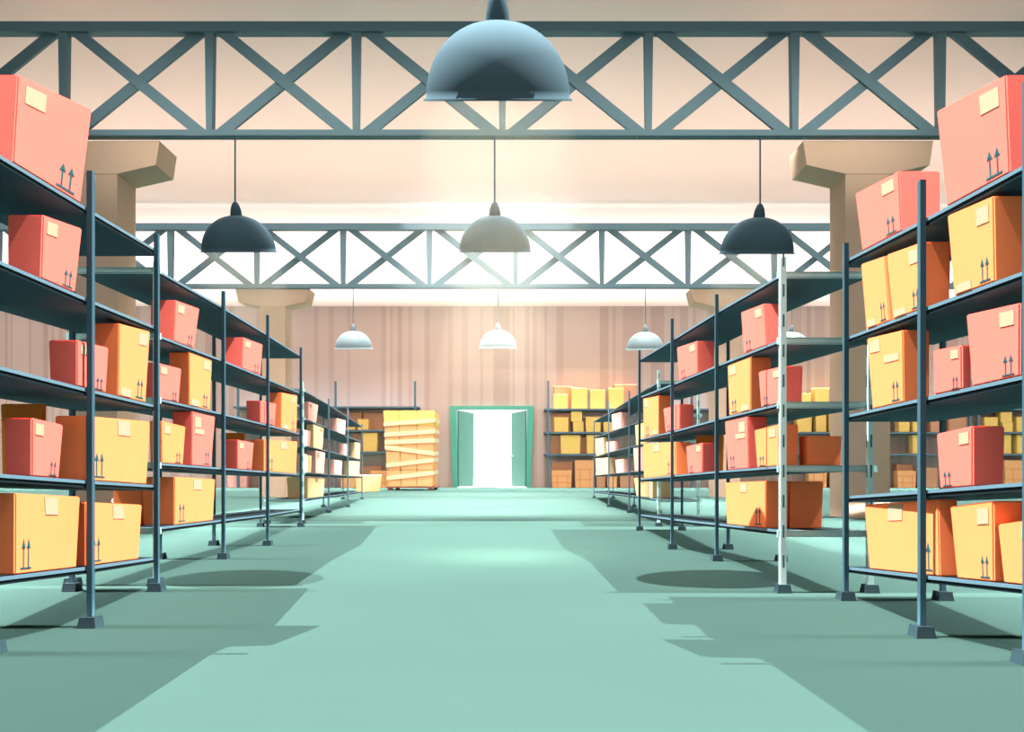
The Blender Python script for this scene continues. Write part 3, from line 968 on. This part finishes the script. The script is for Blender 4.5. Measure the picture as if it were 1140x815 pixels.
cols = [0, .30, .65, 1.0]
vert = ['lowest', 'second', 'third', 'top']
hor = ['left', 'middle', 'right']
for i in range(4):
    for j in range(3):
        bm = bmesh.new()
        g = .012
        z0, z1 = rows[i] + .003, rows[i + 1] - .003
        F = dP + .05
        pts = []
        for z in (z0, z1):
            pts += [(flare(cols[j], z) + g, F, z), (flare(cols[j + 1], z) - g, F, z), (flare(cols[j + 1], z) - g, F + PD - .1, z), (flare(cols[j], z) + g, F + PD - .1, z)]
        hexa(bm, pts)
        bevel(bm, .035, 2)
        o = obj('pallet_carton', bm, BYL if i == 3 else BOR)
        c = Vector(((pts[0][0] + pts[1][0]) / 2, F + PD / 2, z0))
        for v in o.data.vertices:
            v.co -= c
        o.location = c
        tag(o, '%s carton of the %s row in the strapped pallet load' % (hor[j], vert[i]), 'box', 'strapped cartons on the pallet')
straps = [(472.3, 467.7), (484, 480.2), (492.6, 490.3), (498, 505), (518.3, 512.2), (532.5, 526.5)]
sn = ['topmost pale strap around the pallet load', 'second pale strap from the top around the pallet load', 'third pale strap from the top around the pallet load',
      'pale strap sloping down to the right around the pallet load', 'second pale strap from the bottom around the pallet load', 'lowest pale strap around the pallet load']
for (ya, yb), l in zip(straps, sn):
    za, zb = ZP(ya), ZP(yb)
    h = .16
    e = .03
    bm = bmesh.new()
    ring = []
    for (f, yy, z) in ((0, dP + .05, za), (1, dP + .05, zb), (1, dP + PD - .05, zb + .1), (0, dP + PD - .05, za + .1)):
        sgx = -1 if f == 0 else 1
        sgy = -1 if yy < dP + 1 else 1
        col_ = []
        for zz in (z - h, z + h):
            for k_ in (.003, e):
                col_.append(bm.verts.new((flare(f, zz) + sgx * k_, yy + sgy * k_, zz)))
        ring.append(col_)    # lo-in, lo-out, hi-in, hi-out
    for q in range(4):
        A, B = ring[q], ring[(q + 1) % 4]
        bm.faces.new((A[1], B[1], B[3], A[3]))
        bm.faces.new((A[0], A[2], B[2], B[0]))
        bm.faces.new((A[2], A[3], B[3], B[2]))
        bm.faces.new((A[0], B[0], B[1], A[1]))
    o = obj('packing_strap', bm, TAPE)
    tag(o, l, 'strap', 'straps around the pallet load')

# ------------------------------------------------------------------ light
w = bpy.data.worlds.new('World')
SC.world = w
w.use_nodes = True
bg = w.node_tree.nodes['Background']
# a bright hazy sky over the yard behind the far door, duller over the front of the hall
wt = w.node_tree
tcw = wt.nodes.new('ShaderNodeTexCoord')
sxw = wt.nodes.new('ShaderNodeSeparateXYZ')
rmp = wt.nodes.new('ShaderNodeValToRGB')
mrw = wt.nodes.new('ShaderNodeMapRange')
mrw.inputs['From Min'].default_value = -1
mrw.inputs['From Max'].default_value = 1
rmp.color_ramp.elements[0].position = 0.5
rmp.color_ramp.elements[0].color = (0.50, 0.485, 0.47, 1)
rmp.color_ramp.elements[1].position = 0.97
rmp.color_ramp.elements[1].color = (1.0, 0.99, 0.97, 1)
wt.links.new(tcw.outputs['Generated'], sxw.inputs[0])
wt.links.new(sxw.outputs['Y'], mrw.inputs['Value'])
wt.links.new(mrw.outputs['Result'], rmp.inputs['Fac'])
wt.links.new(rmp.outputs['Color'], bg.inputs['Color'])
bg.inputs['Strength'].default_value = 1.5


def sun(name, elev, sgn, e):
    ld = bpy.data.lights.new(name, 'SUN')
    ld.energy = e
    ld.angle = 0.004
    ld.color = (1, .97, .92)
    o = bpy.data.objects.new(name, ld)
    COL.objects.link(o)
    # shines from the -sgn side down towards +sgn
    d = Vector((sgn * math.cos(math.radians(elev)), 0, -math.sin(math.radians(elev))))
    o.rotation_euler = d.to_track_quat('-Z', 'Y').to_euler()
    o.location = (-sgn * 12, 10, 25)


sun('added_sun_west', 66, 1, 23)  # added sun, lights the right racks' aisle faces
sun('added_sun_east', 62.5, -1, 19.5)  # its added twin for the left racks' aisle faces


def area(name, loc, target, sx, sy, e, color=(1, 1, 1), spread=180):
    ld = bpy.data.lights.new(name, 'AREA')
    ld.shape = 'RECTANGLE'
    ld.size, ld.size_y = sx, sy
    ld.energy = e
    ld.color = color
    ld.spread = math.radians(spread)
    o = bpy.data.objects.new(name, ld)
    COL.objects.link(o)
    o.location = loc
    o.rotation_euler = (Vector(target) - Vector(loc)).to_track_quat('-Z', 'Y').to_euler()
    return o


# unseen fill lights added to brighten the deep end of the ceiling (they face up, backs to the floor)
area('ceiling_fill_light', (0, 59, 7.5), (0, 59, 20), 120, 22, 21000, (1, .97, .97), 95)
area('ceiling_fill_light', (0, 37, 8.0), (0, 37, 20), 110, 14, 5400, (1, .83, .74), 130)
# fill lights without fixtures, added high over the front bay, aimed down the hall
for x in (-44, -20, 20, 44):
    area('hall_fill_light', (x, 25.6, 12.6), (x, 66, -2), 16, 1.4, 350, (1, .96, .92), 110)
# an added fill light, out of view, that brightens the near truss and the column heads
area('truss_fill_light', (0, 7, 13), (0, 25, 12.2), 26, .6, 330, (1, .93, .84), 18)
# fill lights added behind the near truss, aimed down at the far racks
for sx in (-1, 1):
    area('rack_fill_light', (sx * 6.2, 25.6, 12.2), (sx * 6.2, 40, 1.5), 7, .5, 650, (1, .97, .94), 60)
# added overhead fill that lightens the shadows on the front floor
area('front_bay_fill_light', (0, 9.5, CEIL_Z + .25), (0, 9.5, 0), 28, 26, 28 * 26 * 5, (1, .99, .97), 75)
# fill lights added low behind the racks, shining under their lowest shelves
for sx in (-1, 1):
    area('under_rack_fill_light', (sx * 10.5, 11.5, .55), (sx * 6.5, 11.5, 0.0), 19, .1, 2600, (1, .98, .95), 15)
    area('under_rack_fill_light', (sx * 12.5, 32, .55), (sx * 8.5, 32, 0.0), 24, .1, 3600, (1, .98, .95), 15)
# floor fill lights added at ceiling height: narrow beams straight down
area('floor_fill_light', (-1.4, 41.4, CEIL_Z - .1), (-1.4, 41.4, 0), 9.5, 32, 9.5 * 32 * 82, (1, .87, .83), 50)
area('floor_fill_light', (0, 43.4, CEIL_Z - .1), (0, 43.4, 0), 100, 36, 100 * 36 * 40, (1, .93, .90), 40)
area('floor_fill_light', (0, 67, CEIL_Z - .1), (0, 67, 0), 110, 11, 110 * 11 * 62, (1, .99, .96), 14)
area('floor_fill_light', (-0.3, 18.2, CEIL_Z + .2), (-0.3, 18.2, 0), 4.2, 12.4, 4.2 * 12.4 * 20, (1, .97, .90), 34)

# ------------------------------------------------------------------ camera
cd = bpy.data.cameras.new('Camera')
cd.sensor_fit = 'HORIZONTAL'
cd.sensor_width = 36
cd.lens = FP / W0 * 36
cd.shift_x = 0
cd.shift_y = (HY - H0 / 2) / W0
cd.clip_end = 400
cam = bpy.data.objects.new('Camera', cd)
COL.objects.link(cam)
cam.location = (0, 0, HE)
cam.rotation_euler = (math.pi / 2, 0, 0)
SC.camera = cam

vs = SC.view_settings
SC.display_settings.display_device = 'sRGB'
vs.view_transform = 'Standard'
vs.look = 'None'
vs.exposure = 0
vs.gamma = 1
vs.use_curve_mapping = False
